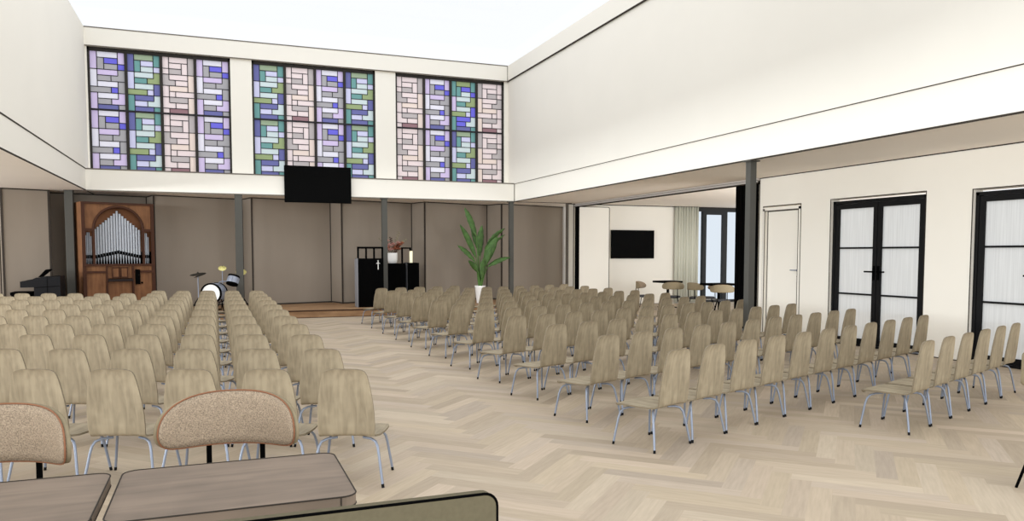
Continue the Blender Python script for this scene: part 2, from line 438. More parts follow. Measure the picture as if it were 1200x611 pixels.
# saw-tooth acoustic wall behind the stage
def saw(name, pts):
    m = MB(); n = len(pts); t = .15
    vs = [(x, y, 0) for x, y in pts]+[(x, y, ZS) for x, y in pts]+[(x, y+t, 0) for x, y in pts]+[(x, y+t, ZS) for x, y in pts]
    fs = []
    for i in range(n-1):
        fs += [(i, i+1, n+i+1, n+i), (2*n+i+1, 2*n+i, 3*n+i, 3*n+i+1), (i+1, i, 2*n+i, 2*n+i+1), (n+i, n+i+1, 3*n+i+1, 3*n+i)]
    fs += [(0, n, 3*n, 2*n), (n-1, 3*n-1, 4*n-1, 2*n-1)]
    m.add(vs, fs)
    return structure(name, m, PANEL, 'taupe saw-tooth acoustic wall behind the stage')
pts = [(-7.0, 21.0), (-4.86, 21.75), (-4.63, 20.93), (-3.73, 21.27), (-3.86, 22.02), (-1.71, 22.75)]
x = -1.49
for i in range(5):
    pts += [(x, 22.02), (x+2.2, 22.76)]; x += 2.41
pts[-1] = (10.60, 22.87)
saw('wall_back', pts)
eb = MB()
for (x, y) in pts[1:-1]: eb.box(x-.022, x+.022, y-.016, y+.02, 0, ZS)
for a, b in zip(pts[:-1], pts[1:]):
    eb.bar((a[0], a[1]-.012, ZS-.012), (b[0], b[1]-.012, ZS-.012), .02, .03)
    eb.bar((a[0], a[1]-.012, .215), (b[0], b[1]-.012, .215), .02, .03)
structure('trim_14', eb, EDGE, 'dark outlines on the acoustic wall')
structure('trim_15', MB().box(10.60, 10.72, 22.72, 22.9, 0, ZS), WHITE)
structure('trim_16', MB().box(9.99, 10.045, 21.31, 21.36, 0, ZS), EDGEL)

# stage
structure('stage', MB().box(-6.5, 10.0, 19.68, 23.0, 0, .19), STAGEW, 'low brown wooden stage')
structure('trim_17', MB().box(-6.5, 10.0, 19.665, 19.70, .165, .193).box(-6.5, 10.0, 19.668, 19.68, 0, .014), mat('dark stage nosing', (58, 38, 26), .7))

# columns
def column(x, y, label, z0=0.0, w=.075):
    c = thing('steel_column', label, 'column', (x, y, z0), 0, 'steel columns')
    c['kind'] = 'structure'
    h = ZS-z0
    MB().box(-w, w, -w, w, .012, h-.02).build('shaft', STEEL, c, bevel=.006)
    MB().box(-.12, .12, -.12, .12, 0, .012).build('base_plate', STEEL, c)
    MB().box(-.10, .10, -.10, .10, h-.02, h).build('cap_plate', STEEL, c)
column(-3.28, 21.14, 'grey steel column left of the organ', .19, .09)
column(0.56, 21.14, 'grey steel column behind the drums', .19, .09)
column(4.36, 21.14, 'grey steel column behind the lectern', .19, .072)
column(8.12, 21.14, 'grey steel column right of the tall plant', .19, .062)
column(8.27, 10.47, 'grey steel column beside the folding wall stack', 0, .062)

# ---------------------------------------------------------------- stained glass
LAYOUT = [[(0,0,1,3)], [(0,3,1,3)], [(0,6,3,1)], [(0,7,1,3)], [(1,0,3,1)], [(4,0,1,2)], [(1,1,1,2)], [(2,1,2,1)], [(2,2,2,1)], [(4,2,1,1)],
          [(1,3,3,1)], [(4,3,1,1),(3,4,2,1)], [(1,4,2,1)], [(1,5,3,1)], [(4,5,1,2)], [(3,6,1,1)], [(1,7,3,1)], [(4,7,1,1),(3,8,2,1)],
          [(1,8,2,1)], [(1,9,3,1)], [(4,9,1,1)]]
LI, WH, GR, BL, SL = (222, 206, 242), (242, 240, 252), (180, 178, 182), (122, 118, 232), (118, 120, 176)
TE, MI, SA, OL, LA = (120, 168, 166), (216, 230, 232), (168, 186, 158), (162, 178, 132), (218, 218, 248)
PK, PE, MV, DM = (246, 230, 230), (246, 228, 218), (198, 190, 190), (160, 126, 132)
PATT = {
 'lilac': [LI,WH,GR,LI,WH,LI,GR,BL,GR,BL,LI,GR,GR,WH,GR,BL,WH,LI,GR,SL,GR],
 'teal':  [SL,LA,OL,TE,SA,TE,TE,LA,MI,LA,MI,OL,TE,MI,SL,LA,SL,MI,LA,SL,TE],
 'pink':  [MV,PE,PK,PE,PK,PK,PK,PK,MV,PK,PK,MV,PK,PE,PK,PK,MV,PK,PK,DM,PK],
 'blue':  [TE,LI,OL,TE,OL,TE,TE,BL,MI,BL,MI,OL,TE,MI,BL,LA,BL,MI,BL,SL,TE]}
def stained_pane(kind, x0, x1, z0, z1, parent, mirror):
    cw = (x1-x0)/5; ch = (z1-z0)/10
    cols = PATT[kind]; uniq = []
    for c in cols:
        if c not in uniq: uniq.append(c)
    pm = MB(); ld = MB(); t = .017
    for reg, c in zip(LAYOUT, cols):
        cells = set()
        for (a, b, w_, h_) in reg:
            a2 = 5-a-w_ if mirror else a
            pm.add([(x0+a2*cw, 0, z1-(b+h_)*ch), (x0+(a2+w_)*cw, 0, z1-(b+h_)*ch), (x0+(a2+w_)*cw, 0, z1-b*ch), (x0+a2*cw, 0, z1-b*ch)], [(0, 1, 2, 3)], uniq.index(c))
            for i in range(w_):
                for j in range(h_): cells.add((a2+i, b+j))
        for (i, j) in cells:        # lead along the outline of each piece
            X, Z = x0+i*cw, z1-j*ch
            if (i+1, j) not in cells and i < 4: ld.box(X+cw-t/2, X+cw+t/2, -.010, .010, Z-ch, Z)
            if (i, j+1) not in cells and j < 9: ld.box(X, X+cw, -.010, .010, Z-ch-t/2, Z-ch+t/2)
    p = pm.build('pane', [translucent_mat('stained glass %d %d %d' % c, c, 0, .5) for c in uniq], parent)
    ld.build('leading', LEAD, p)
def stained_window(idx, x0, x1, kinds, mirrors, upper=None):
    w = struct_empty('window_%d' % idx, (0, YU+.10, 0), 'stained glass window above the stage')
    f = .05; zm = (WZ0+.06+WZ1)/2
    fr = MB().box(x0, x0+f, -.06, .06, WZ0, WZ1).box(x1-f, x1, -.06, .06, WZ0, WZ1).box(x0, x1, -.06, .06, WZ1-.09, WZ1).box(x0, x1, -.06, .06, WZ0, WZ0+.06)
    pw = (x1-x0-2*f)/4
    for i in range(1, 4): fr.box(x0+f+i*pw-.035, x0+f+i*pw+.035, -.05, .05, WZ0, WZ1)
    fr.build('frame', FRAME, w)
    MB().box(x0+f, x1-f, -.065, -.02, zm-.022, zm+.022).build('crossbar', LEAD, w)
    for i, k in enumerate(kinds):
        a = x0+f+i*pw+(.035 if i else 0); b = x0+f+(i+1)*pw-(.035 if i < 3 else 0)
        stained_pane(k, a, b, WZ0+.06, zm, w, mirrors[i])
        stained_pane((upper or kinds)[i], a, b, zm, WZ1-.09, w, mirrors[i])
stained_window(1, *WIN[0], ['lilac', 'teal', 'pink', 'lilac'], [0, 0, 1, 0])
stained_window(2, *WIN[1], ['teal', 'pink', 'lilac', 'teal'], [0, 1, 0, 0])
stained_window(3, *WIN[2], ['pink', 'lilac', 'teal', 'pink'], [1, 0, 0, 0], ['pink', 'lilac', 'blue', 'pink'])

# ================================================================ THE CHAIRS
def shell(profile, name, parent, wood, s_cols=9, t=.014):
    """Bent plywood sheet: profile rows of (y, z, half width, cup) swept along the tangent, with a dark ply edge."""
    n = len(profile); m = MB(); front = []; back = []
    for i, (y, z, hw, cup) in enumerate(profile):
        a = profile[max(i-1, 0)]; b = profile[min(i+1, n-1)]
        d = Vector((0, b[0]-a[0], b[1]-a[1])).normalized(); nr = Vector((0, -d.z, d.y))
        for j in range(s_cols):
            s_ = -1+2*j/(s_cols-1)
            p = Vector((s_*hw, y, z))-nr*(cup*(1-s_*s_))
            front.append(p); back.append(p-nr*t)
    N = len(front); c = s_cols; fs = []
    for i in range(n-1):
        for j in range(c-1):
            q = (i*c+j, i*c+j+1, (i+1)*c+j+1, (i+1)*c+j)
            fs.append(q); fs.append(tuple(N+k for k in reversed(q)))
    m.add(front+back, fs, 0, True)
    rim = []
    edge = [i*c for i in range(n)]+[(n-1)*c+j for j in range(1, c)]+[i*c+c-1 for i in range(n-2, -1, -1)]+[j for j in range(c-2, 0, -1)]
    for a, b in zip(edge, edge[1:]+edge[:1]): rim.append((a, b, N+b, N+a))
    m.add(front+back, rim, 1)
    return m.build(name, [wood, RIM], parent)
SEAT_P = [(.425, .315, .165, .0), (.418, .329, .200, .002), (.400, .337, .220, .004), (.340, .341, .232, .008), (.260, .343, .236, .010),
          (.160, .342, .230, .010), (.070, .342, .214, .008), (.016, .347, .192, .006)]
BACK_P = [(.014, .348, .190, .006), (-.006, .356, .188, .008), (-.020, .376, .191, .010), (-.028, .430, .195, .014), (-.038, .515, .193, .018), (-.048, .605, .185, .020),
          (-.058, .685, .173, .020), (-.066, .748, .161, .018), (-.071, .785, .151, .015), (-.074, .806, .139, .012), (-.075, .818, .119, .008), (-.076, .825, .084, .004)]
def chair_prototype():
    t = thing('plywood_chair', 'prototype', 'chair')
    shell(SEAT_P, 'seat', t, SEATW); shell(BACK_P, 'backrest', t, CHAIRW)
    for s in (-1, 1):
        for path in ([(s*.246, -.02, .0), (s*.232, -.006, .09), (s*.212, .018, .225), (s*.202, .030, .275), (s*.186, .045, .306), (s*.150, .070, .320), (s*.09, .105, .322)],
                     [(s*.245, .412, .0), (s*.232, .402, .09), (s*.212, .384, .225), (s*.202, .372, .272), (s*.186, .352, .302), (s*.150, .320, .315), (s*.09, .28, .318)]):
            lg = MB().tube(path, .0095, 8).build('leg', CHROME, t)
            p = Vector(path[0]); d = (Vector(path[1])-p).normalized()
            MB().tube([p+Vector((0, 0, .0005)), p+d*.026], .0105, 8).build('foot_cap', RUBBER, lg)
    return t
def copy_tree(o, parent=None):
    c = o.copy(); COL.objects.link(c)
    if parent: c.parent = parent
    for ch in [q for q in KIDS[o.name]]: copy_tree(ch, c)
    return c
chair0 = chair_prototype()
KIDS = {}
def note(o):
    KIDS[o.name] = list(o.children)
    for ch in o.children: note(ch)
note(chair0)
ORD = ['first', 'second', 'third', 'fourth', 'fifth', 'sixth', 'seventh', 'eighth', 'ninth', 'tenth', 'eleventh', 'twelfth']
TH = R(21); DX = .487
first_chair = [True]
def place_chair(x, y, rz, label, group):
    if first_chair[0]: o = chair0; first_chair[0] = False
    else: o = copy_tree(chair0)
    o.location = (x, y, 0); o.rotation_euler = (0, 0, rz)
    o['label'] = label; o['group'] = group
def row_name(i, last):
    return 'rearmost row' if i == 0 else ('frontmost short row' if i == last else ORD[i]+' row from the back')
# left block: rows fan towards the stage, one end on the centre aisle
for r in range(0, 11):
    for k in range(0, 5 if r == 10 else 11):
        x = .81-DX*k; y = 5.24+1.19*r+DX*k*.384
        u = -x*math.cos(R(21.086))+y*math.sin(R(21.086)); dep = x*math.sin(R(21.086))+y*math.cos(R(21.086))
        if 600-897*u/dep < -52+0: continue      # outside the picture
        place_chair(x, y, -TH, 'pale oak chair in left block, %s, %s from centre aisle' % (row_name(r, 10), ORD[k]), 'oak chairs of the left block')
# right block: the mirror image, with a short row of six at the back
for r in range(-1, 11):
    ks = range(5, 11) if r == -1 else (range(0, 5) if r == 10 else range(0, 11))
    for k in ks:
        x = 3.56+DX*k; y = 5.38+1.2*r+DX*k*.384
        x -= .10*math.cos(TH); y -= .10*math.sin(TH)
        if r == -1: rn = 'short rearmost row'; kk = k-5
        else: rn = row_name(r+1, 11); kk = k
        place_chair(x, y, TH, 'pale oak chair in right block, %s, %s from aisle end' % (rn, ORD[kk]), 'oak chairs of the right block')

# ================================================================ FOREGROUND TABLES AND CAFE CHAIRS
def rounded_rect(x0, x1, y0, y1, r, n=6):
    pts = []
    for cx, cy, a0 in ((x1-r, y1-r, 0), (x0+r, y1-r, 90), (x0+r, y0+r, 180), (x1-r, y0+r, 270)):
        for i in range(n+1):
            a = R(a0+90*i/n); pts.append((cx+r*math.cos(a), cy+r*math.sin(a)))
    return pts
def cafe_table(x, y, w, d, label, group=None):
    t = thing('cafe_table', label, 'table', (x, y, 0), 0, group)
    p = rounded_rect(-w/2, w/2, -d/2, d/2, .055)
    MB().prism(p, .712, .750).build('tabletop', TABLEW, t)
    e = MB()
    for z in (.7505, .712): e.tube([(a, b, z) for a, b in p], .0028, 6, closed=True)
    e.bar((w/2-.06, -d/2-.001, .714), (w/2-.06, -d/2-.001, .748), .004).bar((w/2+.001, -d/2+.08, .714), (w/2+.001, -d/2+.08, .748), .004)
    e.build('edge_outline', EDGE, t)  # drawn outline of the tabletop, built as thin tubes
    MB().tube([(0, 0, .02), (0, 0, .70)], .035, 16).box(-.2, .2, -.2, .2, .702, .712).build('pedestal', BLACK, t)
    MB().prism(rounded_rect(-.24, .24, -.24, .24, .04), 0, .02).build('base_plate', BLACK, t)
    return t
cafe_table(.046, 2.985, .806, .63, 'grey brown wooden cafe table in the middle of the foreground', None)
cafe_table(-.80, 2.985, .806, .63, 'grey brown wooden cafe table cut off by the left frame edge', None)

def wrap_back(R0, half, z0, z1, t, bulge=0.0, n=28, inset=0.0):
    """Capsule shaped back bent round a vertical axis behind the sitter: returns front and back grids and outline."""
    zc, hh = (z0+z1)/2, (z1-z0)/2-inset
    cols = []
    L = half*R0-inset
    for i in range(n+1):
        s_ = -L*math.cos(PI*i/n)
        q = min(1.0, abs(s_)/L)
        end = z0+.34*(z1-z0)                      # level of the two pointed ends
        top = end+(z1-inset-end)*(max(0.0, 1-q**2.5))**.5
        bot = end-(end-z0-inset)*(max(0.0, 1-q**7))**.5
        cols.append((s_/R0, (top+bot)/2, max((top-bot)/2, .003)))
    return cols
def cafe_chair(x, y, rz, label, group=None, sc=1.0, zsc=1.0):
    """Chair with a wrapped capsule back on two posts, round upholstered seat and four splayed legs. Faces local +y."""
    t = thing('cafe_chair', label, 'chair', (x, y, 0), rz, group); t.scale = (sc, sc, sc*zsc)
    R0, half, z0, z1 = .340, R(65), .705, .958
    yc = .12                                  # centre of the back's arc
    def P(r, a, z): return (r*math.sin(a), yc-r*math.cos(a), z)
    cols = wrap_back(R0, half, z0, z1, .04)
    rows = 7
    def sheet(r_in, r_out, cols, name, m, parent, puff=0.0):
        mb = MB(); fr = []; bk = []; nc = len(cols)
        for (a, zc, h) in cols:
            for j in range(rows+1):
                q = -1+2*j/rows
                k = puff*max(0.0, 1-q*q)*min(1, h/.05)
                fr.append(P(r_in-k, a, zc+h*q)); bk.append(P(r_out, a, zc+h*q))
        N = len(fr); fs = []; w = rows+1
        for i in range(nc-1):
            for j in range(rows):
                q4 = (i*w+j, (i+1)*w+j, (i+1)*w+j+1, i*w+j+1)
                fs.append(q4); fs.append(tuple(N+v for v in reversed(q4)))
        for i in range(nc-1):
            fs.append((i*w, N+i*w, N+(i+1)*w, (i+1)*w)); fs.append((i*w+rows, (i+1)*w+rows, N+(i+1)*w+rows, N+i*w+rows))
        for j in range(rows):
            fs.append((j, j+1, N+j+1, N+j)); b_ = (nc-1)*w; fs.append((b_+j+1, b_+j, N+b_+j, N+b_+j+1))
        mb.add(fr+bk, fs, 0, True)
        return mb.build(name, m, parent)
    sheet(R0-.008, R0+.009, cols, 'backrest', OLIVE, t)
    sheet(R0-.020, R0-.006, wrap_back(R0, half, z0, z1, .02, inset=.004), 'back_cushion', BOUCLE, t, puff=.010)
    ring = [P(R0-.014, a, zc+h) for a, zc, h in cols]+[P(R0-.014, a, zc-h) for a, zc, h in reversed(cols)]
    MB().tube(ring, .0036, 6, closed=True).build('piping', COPPER, t)
    for s in (-1, 1):
        a = R(21)*s; px, py = R0*math.sin(a), yc-R0*math.cos(a)
        MB().bar((px, py, .42), (px, py-.004, z0+.012), .022, .012).build('back_post', BLACK, t)
    seat = [(.21*math.cos(R(i*12)), .20*math.sin(R(i*12))+.02) for i in range(30)]
    sm = MB()
    for k, (z, f) in enumerate(((.405, .90), (.418, 1.0), (.455, 1.0), (.472, .93), (.478, .75))):
        pass
    prof = [(.0, .400), (.19, .402), (.215, .415), (.220, .440), (.212, .462), (.18, .474), (.09, .478), (.0, .479)]
    sm.lathe([(max(r_, .001), z_) for r_, z_ in prof], 30, (0, .02, 0)); sm.build('seat', CHARCOAL, t)
    fm = MB()
    for s in (-1, 1): fm.bar((s*.13, -.20, .406), (s*.13, .15, .396), .026, .018)
    fm.bar((-.14, -.19, .408), (.14, -.19, .408), .03, .022)
    fm.build('seat_frame', BLACK, t)
    for sx in (-1, 1):
        for sy in (-1, 1):
            MB().tube([(sx*.13, .02+sy*.12, .40), (sx*.215, .02+sy*.205, 0)], [.011, .009], 10).build('leg', BLACK, t)
    return t
cafe_chair(.022, 3.62, PI-R(13), 'boucle backed chair pushed to the far side of the middle table')
cafe_chair(-.895, 3.62, PI-R(11), 'boucle backed chair at the left table, cut by the frame edge')

# upholstered chair with a straight rectangular back, in front of the middle table
def square_chair(x, y, rz, label):
    t = thing('dining_chair', label, 'chair', (x, y, 0), rz)
    w = .90
    p = rounded_rect(-w/2, w/2, .46, .90, .04)
    MB().prism(p, -.012, .030, plane='xz').build('backrest', OLIVED, t)
    e = MB()
    e.tube([(a, -.010, b) for a, b in p], .0045, 8, closed=True)
    e.build('piping', BLACK, t)
    q = rounded_rect(-w/2, w/2, .035, .42, .05)
    MB().prism(q, .35, .45).build('seat', OLIVED, t)
    for sx in (-1, 1):
        for yy in (.03, .38): MB().tube([(sx*.30, yy, .35), (sx*.33, yy+(.03 if yy > .2 else -.03), 0)], .013, 10).build('leg', BLACK, t)
    MB().bar((-.31, .03, .43), (-.31, .0, .50), .03).bar((.31, .03, .43), (.31, .0, .50), .03).build('back_bracket', BLACK, t)
square_chair(.305, 2.09, 0.0, 'olive chair with black piped straight back along the bottom edge')
cafe_chair(5.27, 3.36, R(-90), 'chair at the right edge showing only a splayed black leg')

# ================================================================ ANNEX
def annex_table(x, y, w, d, label):
    t = thing('annex_table', label, 'table', (x, y, 0), 0)
    MB().prism(rounded_rect(-w/2, w/2, -d/2, d/2, .03), .745, .80).build('tabletop', BLACK, t)
    MB().tube([(0, 0, .02), (0, 0, .765)], .03, 12).build('pedestal', BLACK, t)
    MB().prism(rounded_rect(-.22, .22, -.22, .22, .03), 0, .02).build('base_plate', BLACK, t)
annex_table(12.62, 19.75, .66, .66, 'black topped annex table left of the tall annex window')
annex_table(12.86, 17.55, .80, .70, 'black topped annex table beside the folding wall stack')
g = 'chairs at the annex tables'
cafe_chair(11.80, 19.75, R(-138), 'annex chair in profile at the left end of the far table', g, 1.0, .83)
cafe_chair(12.36, 19.05, R(-31), 'annex chair with its wide back towards us at far table', g, 1.0, .83)
cafe_chair(12.72, 18.40, R(-80), 'annex chair turned sideways between the two annex tables', g, 1.0, .83)
cafe_chair(13.28, 18.62, R(62), 'annex chair behind the sideways one, between the annex tables', g, .95, .83)
cafe_chair(12.52, 16.95, R(-34), 'annex chair with its wide back towards us at nearer table', g, 1.0, .83)
cafe_chair(13.62, 17.30, R(60), 'annex chair at the right end of the nearer table', g, .95, .83)

def television(x, y, z, w, h, label, wall_gap):
    t = thing('television', label, 'television', (x, y, z), 0)
    MB().box(-w/2, w/2, -.022, .022, 0, h).build('casing', BLACK, t, bevel=.006)
    MB().box(-w/2+.015, w/2-.015, -.0245, -.0215, .018, h-.015).build('screen', SCREEN, t)
    MB().box(-.2, .2, .022, .022+wall_gap, h*.30, h*.62).build('wall_bracket', BLACK, t)
television(2.567, 20.975, 2.96, 1.735, .963, 'large black screen hung on the beam below the stained glass', .053)
television(12.28, 21.245, 1.462, 1.54, .89, 'black screen on the cream wall of the annex', .032)

# curtain beside the annex window
cm = MB(); n = 60; vs = []; fs = []
for i in range(n+1):
    x = 13.80+.90*i/n; yy = 21.20+.030*math.sin(i*.95)+.012*math.sin(i*2.3)
    vs += [(x, yy, .03), (x, yy, ZS-.012)]
for i in range(n): fs.append((2*i, 2*i+2, 2*i+3, 2*i+1))
cm.add(vs, fs, 0, True)
cu = thing('curtain', 'pale grey curtain hanging left of the annex window', 'curtain', (0, 0, 0))
co = cm.build('cloth', mat('grey green linen', (206, 206, 192), .95), cu)
sd = co.modifiers.new('thick', 'SOLIDIFY'); sd.thickness = .004
MB().tube([(13.76, 21.20, ZS-.012), (14.72, 21.20, ZS-.012)], .010, 8).build('rail', EDGE, cu)

# folding wall: one white leaf swung out at the far end, the rest stacked by the column
lf = thing('partition_leaf', 'white folding wall leaf swung open beside the annex screen', 'partition', (10.09, 20.86, 0), R(-2))
MB().prism(rounded_rect(.10, 1.10, .03, 3.02, .035), -.045, .045, plane='xz').build('panel', WALL, lf)
e = MB()
e.tube([(a, -.046, b) for a, b in rounded_rect(.095, 1.10, .03, 3.02, .035)], .010, 6, closed=True)
e.build('edge_seal', EDGE, lf)
MB().box(0, .095, -.05, .05, .02, 3.03).build('hinge_stile', BLACK, lf, bevel=.012)
MB().tube([(.25, 0, 3.02), (.25, 0, 3.12)], .014, 8).build('hanger', BLACK, lf)
st = thing('folding_wall_stack', 'stacked black edged folding wall leaves behind the steel column', 'partition', (XW+.47, 0, 0))
for i in range(6):
    yy = 12.90+.118*i
    p = MB().box(-.46, .46, yy-.05, yy+.05, .02, 3.02).build('leaf', WALL, st)
    b = MB().box(-.50, -.455, yy-.052, yy+.052, .015, 3.03).box(.455, .50, yy-.052, yy+.052, .015, 3.03).box(-.48, .48, yy-.05, yy+.05, 3.02, 3.03)
    b.build('edge_profile', BLACK, p, bevel=.01)
    MB().tube([(-.42, yy, 3.02), (-.42, yy, 3.09)], .014, 8).build('hanger', BLACK, p)

# ================================================================ ON THE STAGE
ST = .19
# --- pipe organ
og = thing('pipe_organ', 'mahogany pipe organ with silver pipes under an arch', 'organ', (-2.971, 20.69, ST), R(21))
W, H, D = 1.63, 2.66, 1.22
ZP = 1.17    # foot of the pipes above the stage
c = MB().box(0, .03, .02, D, 0, H).box(W-.03, W, .02, D, 0, H).box(.03, W-.03, D-.03, D, 0, H).box(.03, W-.03, .02, D-.03, H-.03, H)
c.box(.03, W-.03, .20, D-.03, 0, ZP)
c.build('case', ORGANW, og)
MB().box(.03, W-.03, .178, .196, ZP+.30, H-.03).build('pipe_chest_back', mat('organ back board', (120, 80, 54), .8), og)
ac, ar, zs = .815, .56, 2.0
arch = [(ac+ar*math.cos(R(a)), zs+ar*math.sin(R(a))) for a in range(0, 181, 6)]
# spandrel boards left and right of the arch
sp = [(W-.075, zs)]+[(W-.075, H-.04), (ac, H-.04)]+[(ac+ar*math.cos(R(a)), zs+ar*math.sin(R(a))) for a in range(90, -1, -6)]
sp2 = [(W-p[0], p[1]) for p in sp]
MB().prism([(a, b) for a, b in sp], .02, .06, plane='xz').prism([(a, b) for a, b in sp2], .02, .06, plane='xz').build('spandrel', ORGANW, og)
tr = MB()
tr.box(0, .075, -.01, .02, 0, H).box(W-.075, W, -.01, .02, 0, H)
tr.box(0, W, -.02, .02, H-.045, H).box(.0, W, -.02, .02, ZP-.05, ZP)
for xx in (.255, W-.255): tr.box(xx-.025, xx+.025, -.01, .05, ZP, zs)
tr.box(.075, .255, -.008, .03, zs-.03, zs+.03).box(W-.255, W-.075, -.008, .03, zs-.03, zs+.03)
tr.tube([(x_, .01, z_) for x_, z_ in arch], .032, 8)
tr.box(.50, .54, -.01, .03, 0, ZP).box(1.09, 1.13, -.01, .03, 0, ZP)
tr.box(.075, .50, -.008, .03, .95, 1.0).box(1.13, W-.075, -.008, .03, .95, 1.0)
tr.build('moulding', ORGAND, og)
pn = MB().box(.075, .50, .02, .20, 0, ZP-.05).box(1.13, W-.075, .02, .20, 0, ZP-.05).box(.54, 1.09, .03, .20, .82, ZP-.05).box(.54, 1.09, .05, .20, 0, .74)
pn.build('front_panel', ORGANW, og)
MB().box(.54, 1.09, -.03, .20, .74, .80).box(.53, 1.10, -.04, -.03, .745, .775).build('keyboard_shelf', mat('dark keyboard shelf', (38, 28, 26), .6), og)
for a, b in ((.635, .805), (.825, .995)):
    dd = MB().box(a, b, .005, .03, .83, 1.09).build('cupboard_door', ORGANW, og)
    MB().box(a, b, -.006, .005, .83, .855).box(a, b, -.006, .005, 1.065, 1.09).box(a, a+.022, -.006, .005, .83, 1.09).box(b-.022, b, -.006, .005, .83, 1.09).build('door_frame', ORGAND, dd)
MB().box(1.16, 1.27, -.03, .02, .66, 1.03).build('control_box', BLACK, og, bevel=.01)
MB().lathe([(.022, 0), (.022, .03), (.012, .034)], 14, (1.315, .02, .70), M=Matrix.Rotation(PI/2, 4, 'X')).build('knob', BLACK, og)
MB().box(.03, W-.03, .180, .196, ZP, ZP+.30).build('toe_board', BLACK, og)
def pipe(x, r, zm, zt, yy):
    p = MB(); p.tube([(x, yy, zm), (x, yy, zt)], r, 14)
    p.lathe([(.006, ZP), (r*.86, zm)], 14, (x, yy, 0))
    o = p.build('pipe', TIN, og)
    MB().box(x-r*.72, x+r*.72, yy-r-.004, yy-r*.55, zm-.02, zm+.06).build('pipe_mouth', BLACK, o)
    return o
for i in range(17):
    q = i-8; x = ac+q*.0625
    zt = 2.465-abs(q)*.055-(0.012 if q else 0)
    zm = ZP+.27-abs(q)*.014
    pipe(x, .029, zm, zt, .14)
MB().prism([(.29, ZP+.10), (ac, ZP+.205), (W-.29, ZP+.10), (W-.29, ZP+.155), (ac, ZP+.265), (.29, ZP+.155)], .165, .185, plane='xz').build('pipe_rack', BLACK, og)
for x0 in (.085, W-.245):
    for i in range(4):
        x = x0+.024+i*.038
        pipe(x, .017, ZP+.16, [1.86, 1.93, 1.93, 1.86][i] - (.02 if i == 3 else 0), .14)
    MB().box(x0, x0+.16, .16, .18, ZP+.02, ZP+.17).build('pipe_rack', BLACK, og)

# --- digital piano and its bench, side on
pz = ST
pi_ = thing('upright_piano', 'black upright piano seen side on left of the organ', 'piano', (-3.87, 19.78, ST), R(4))
prof = [(.05, 0), (.56, 0), (.56, .905), (.13, .89), (.08, .86), (.05, .80), (.05, .66)]
MB().prism([(.10, .0), (.55, .0), (.55, .89), (.12, .875), (.10, .80)], .03, 1.0, plane='xz').build('cabinet', PIANO, pi_)
for a, b in ((.0, .03), (1.0, 1.03)):
    MB().prism([(.05, 0), (.30, 0), (.56, 0), (.56, .905), (.10, .885), (.02, .845), (-.21, .80), (-.21, .665), (.05, .665)], a, b, plane='xz').build('side_panel', PIANO, pi_)
MB().box(-.20, .12, .03, 1.0, .67, .735).build('keybed', PIANO, pi_)
MB().box(-.185, -.03, .06, .97, .735, .752).build('keys', WHITE, pi_)
MB().prism([(-.03, .735), (.1, .735), (.1, .86), (.04, .84), (-.03, .78)], .03, 1.0, plane='xz').build('fallboard', PIANO, pi_)
MB().prism([(.12, .89), (.155, .89), (.35, 1.06), (.27, 1.06)], .15, .88, plane='xz').build('music_stand', BLACK, pi_)
MB().box(.545, .568, .01, 1.02, .0, .91).build('back_panel', PIANO, pi_)
MB().bar((.31, -.003, .0), (.31, -.003, .89), .006, .012).bar((.06, -.003, .66), (.56, -.003, .69), .006, .012).build('panel_groove', BLACK, pi_)
bn = thing('piano_bench', 'low black bench in front of the piano', 'bench', (-4.12, 20.2, ST), R(4))
MB().prism(rounded_rect(-.20, .20, -.36, .36, .03), .49, .555).build('seat', BLACK, bn)
MB().box(-.18, .18, -.34, .34, .44, .49).build('seat_frame', BLACK, bn)
for sx in (-1, 1):
    for sy in (-1, 1): MB().box(sx*.165-.022, sx*.165+.022, sy*.32-.022, sy*.32+.022, 0, .45).build('leg', BLACK, bn)

# --- drums
dk = thing('drum_kit', 'blue grey bass drum with white head and mounted tom', 'drum', (-.07, 20.45, ST), R(-20))
RX = Matrix.Rotation(PI/2, 4, 'X')     # lathe axis z -> -y
zc = .44
def drum(name, c, r, ln, M, parent, hoop=.02):
    b = MB().lathe([(r, -ln/2), (r, ln/2)], 32, c, M=M).build(name, DRUMG, parent)
    MB().lathe([(r*.93, ln/2), (r*.93, ln/2+.012)], 32, c, M=M).build('drum_head', mat('white drum skin', (246, 246, 244), .6), b)
    MB().lathe([(r*.93, -ln/2-.012), (r*.93, -ln/2)], 32, c, M=M).build('drum_head', mat('white drum skin', (246, 246, 244), .6), b)
    hp = MB()
    for s in (-1, 1): hp.lathe([(r*.90, s*ln/2-.022), (r*1.06, s*ln/2-.022), (r*1.06, s*ln/2+.022), (r*.90, s*ln/2+.022), (r*.90, s*ln/2-.022)], 32, c, M=M)
    hp.build('hoop', BLACK, b)
    lg = MB()
    for k in range(8):
        a = 2*PI*k/8+.2; p = (M @ Vector((r*1.03*math.cos(a), r*1.03*math.sin(a), -ln*.3)))+Vector(c); q = (M @ Vector((r*1.03*math.cos(a), r*1.03*math.sin(a), ln*.3)))+Vector(c)
        lg.tube([p, q], .008, 6)
    lg.build('tension_rod', CHROME, b)
    return b
drum('bass_drum', (0, 0, zc), .245, .42, RX, dk)
drum('tom', (.43, .12, .755), .135, .20, Matrix.Rotation(R(-22), 4, 'X') @ Matrix.Rotation(R(8), 4, 'Y'), dk)
MB().tube([(.10, .02, zc+.24), (.14, .03, .72), (.32, .09, .735)], .012, 8).build('tom_arm', CHROME, dk)
for s in (-1, 1): MB().tube([(s*.20, -.08, zc-.14), (s*.30, -.20, .0)], .013, 8).build('spur', BLACK, dk)
MB().box(-.04, .04, .20, .42, 0, .02).tube([(0, .22, .02), (0, .22, .2)], .008, 6).build('pedal', BLACK, dk)
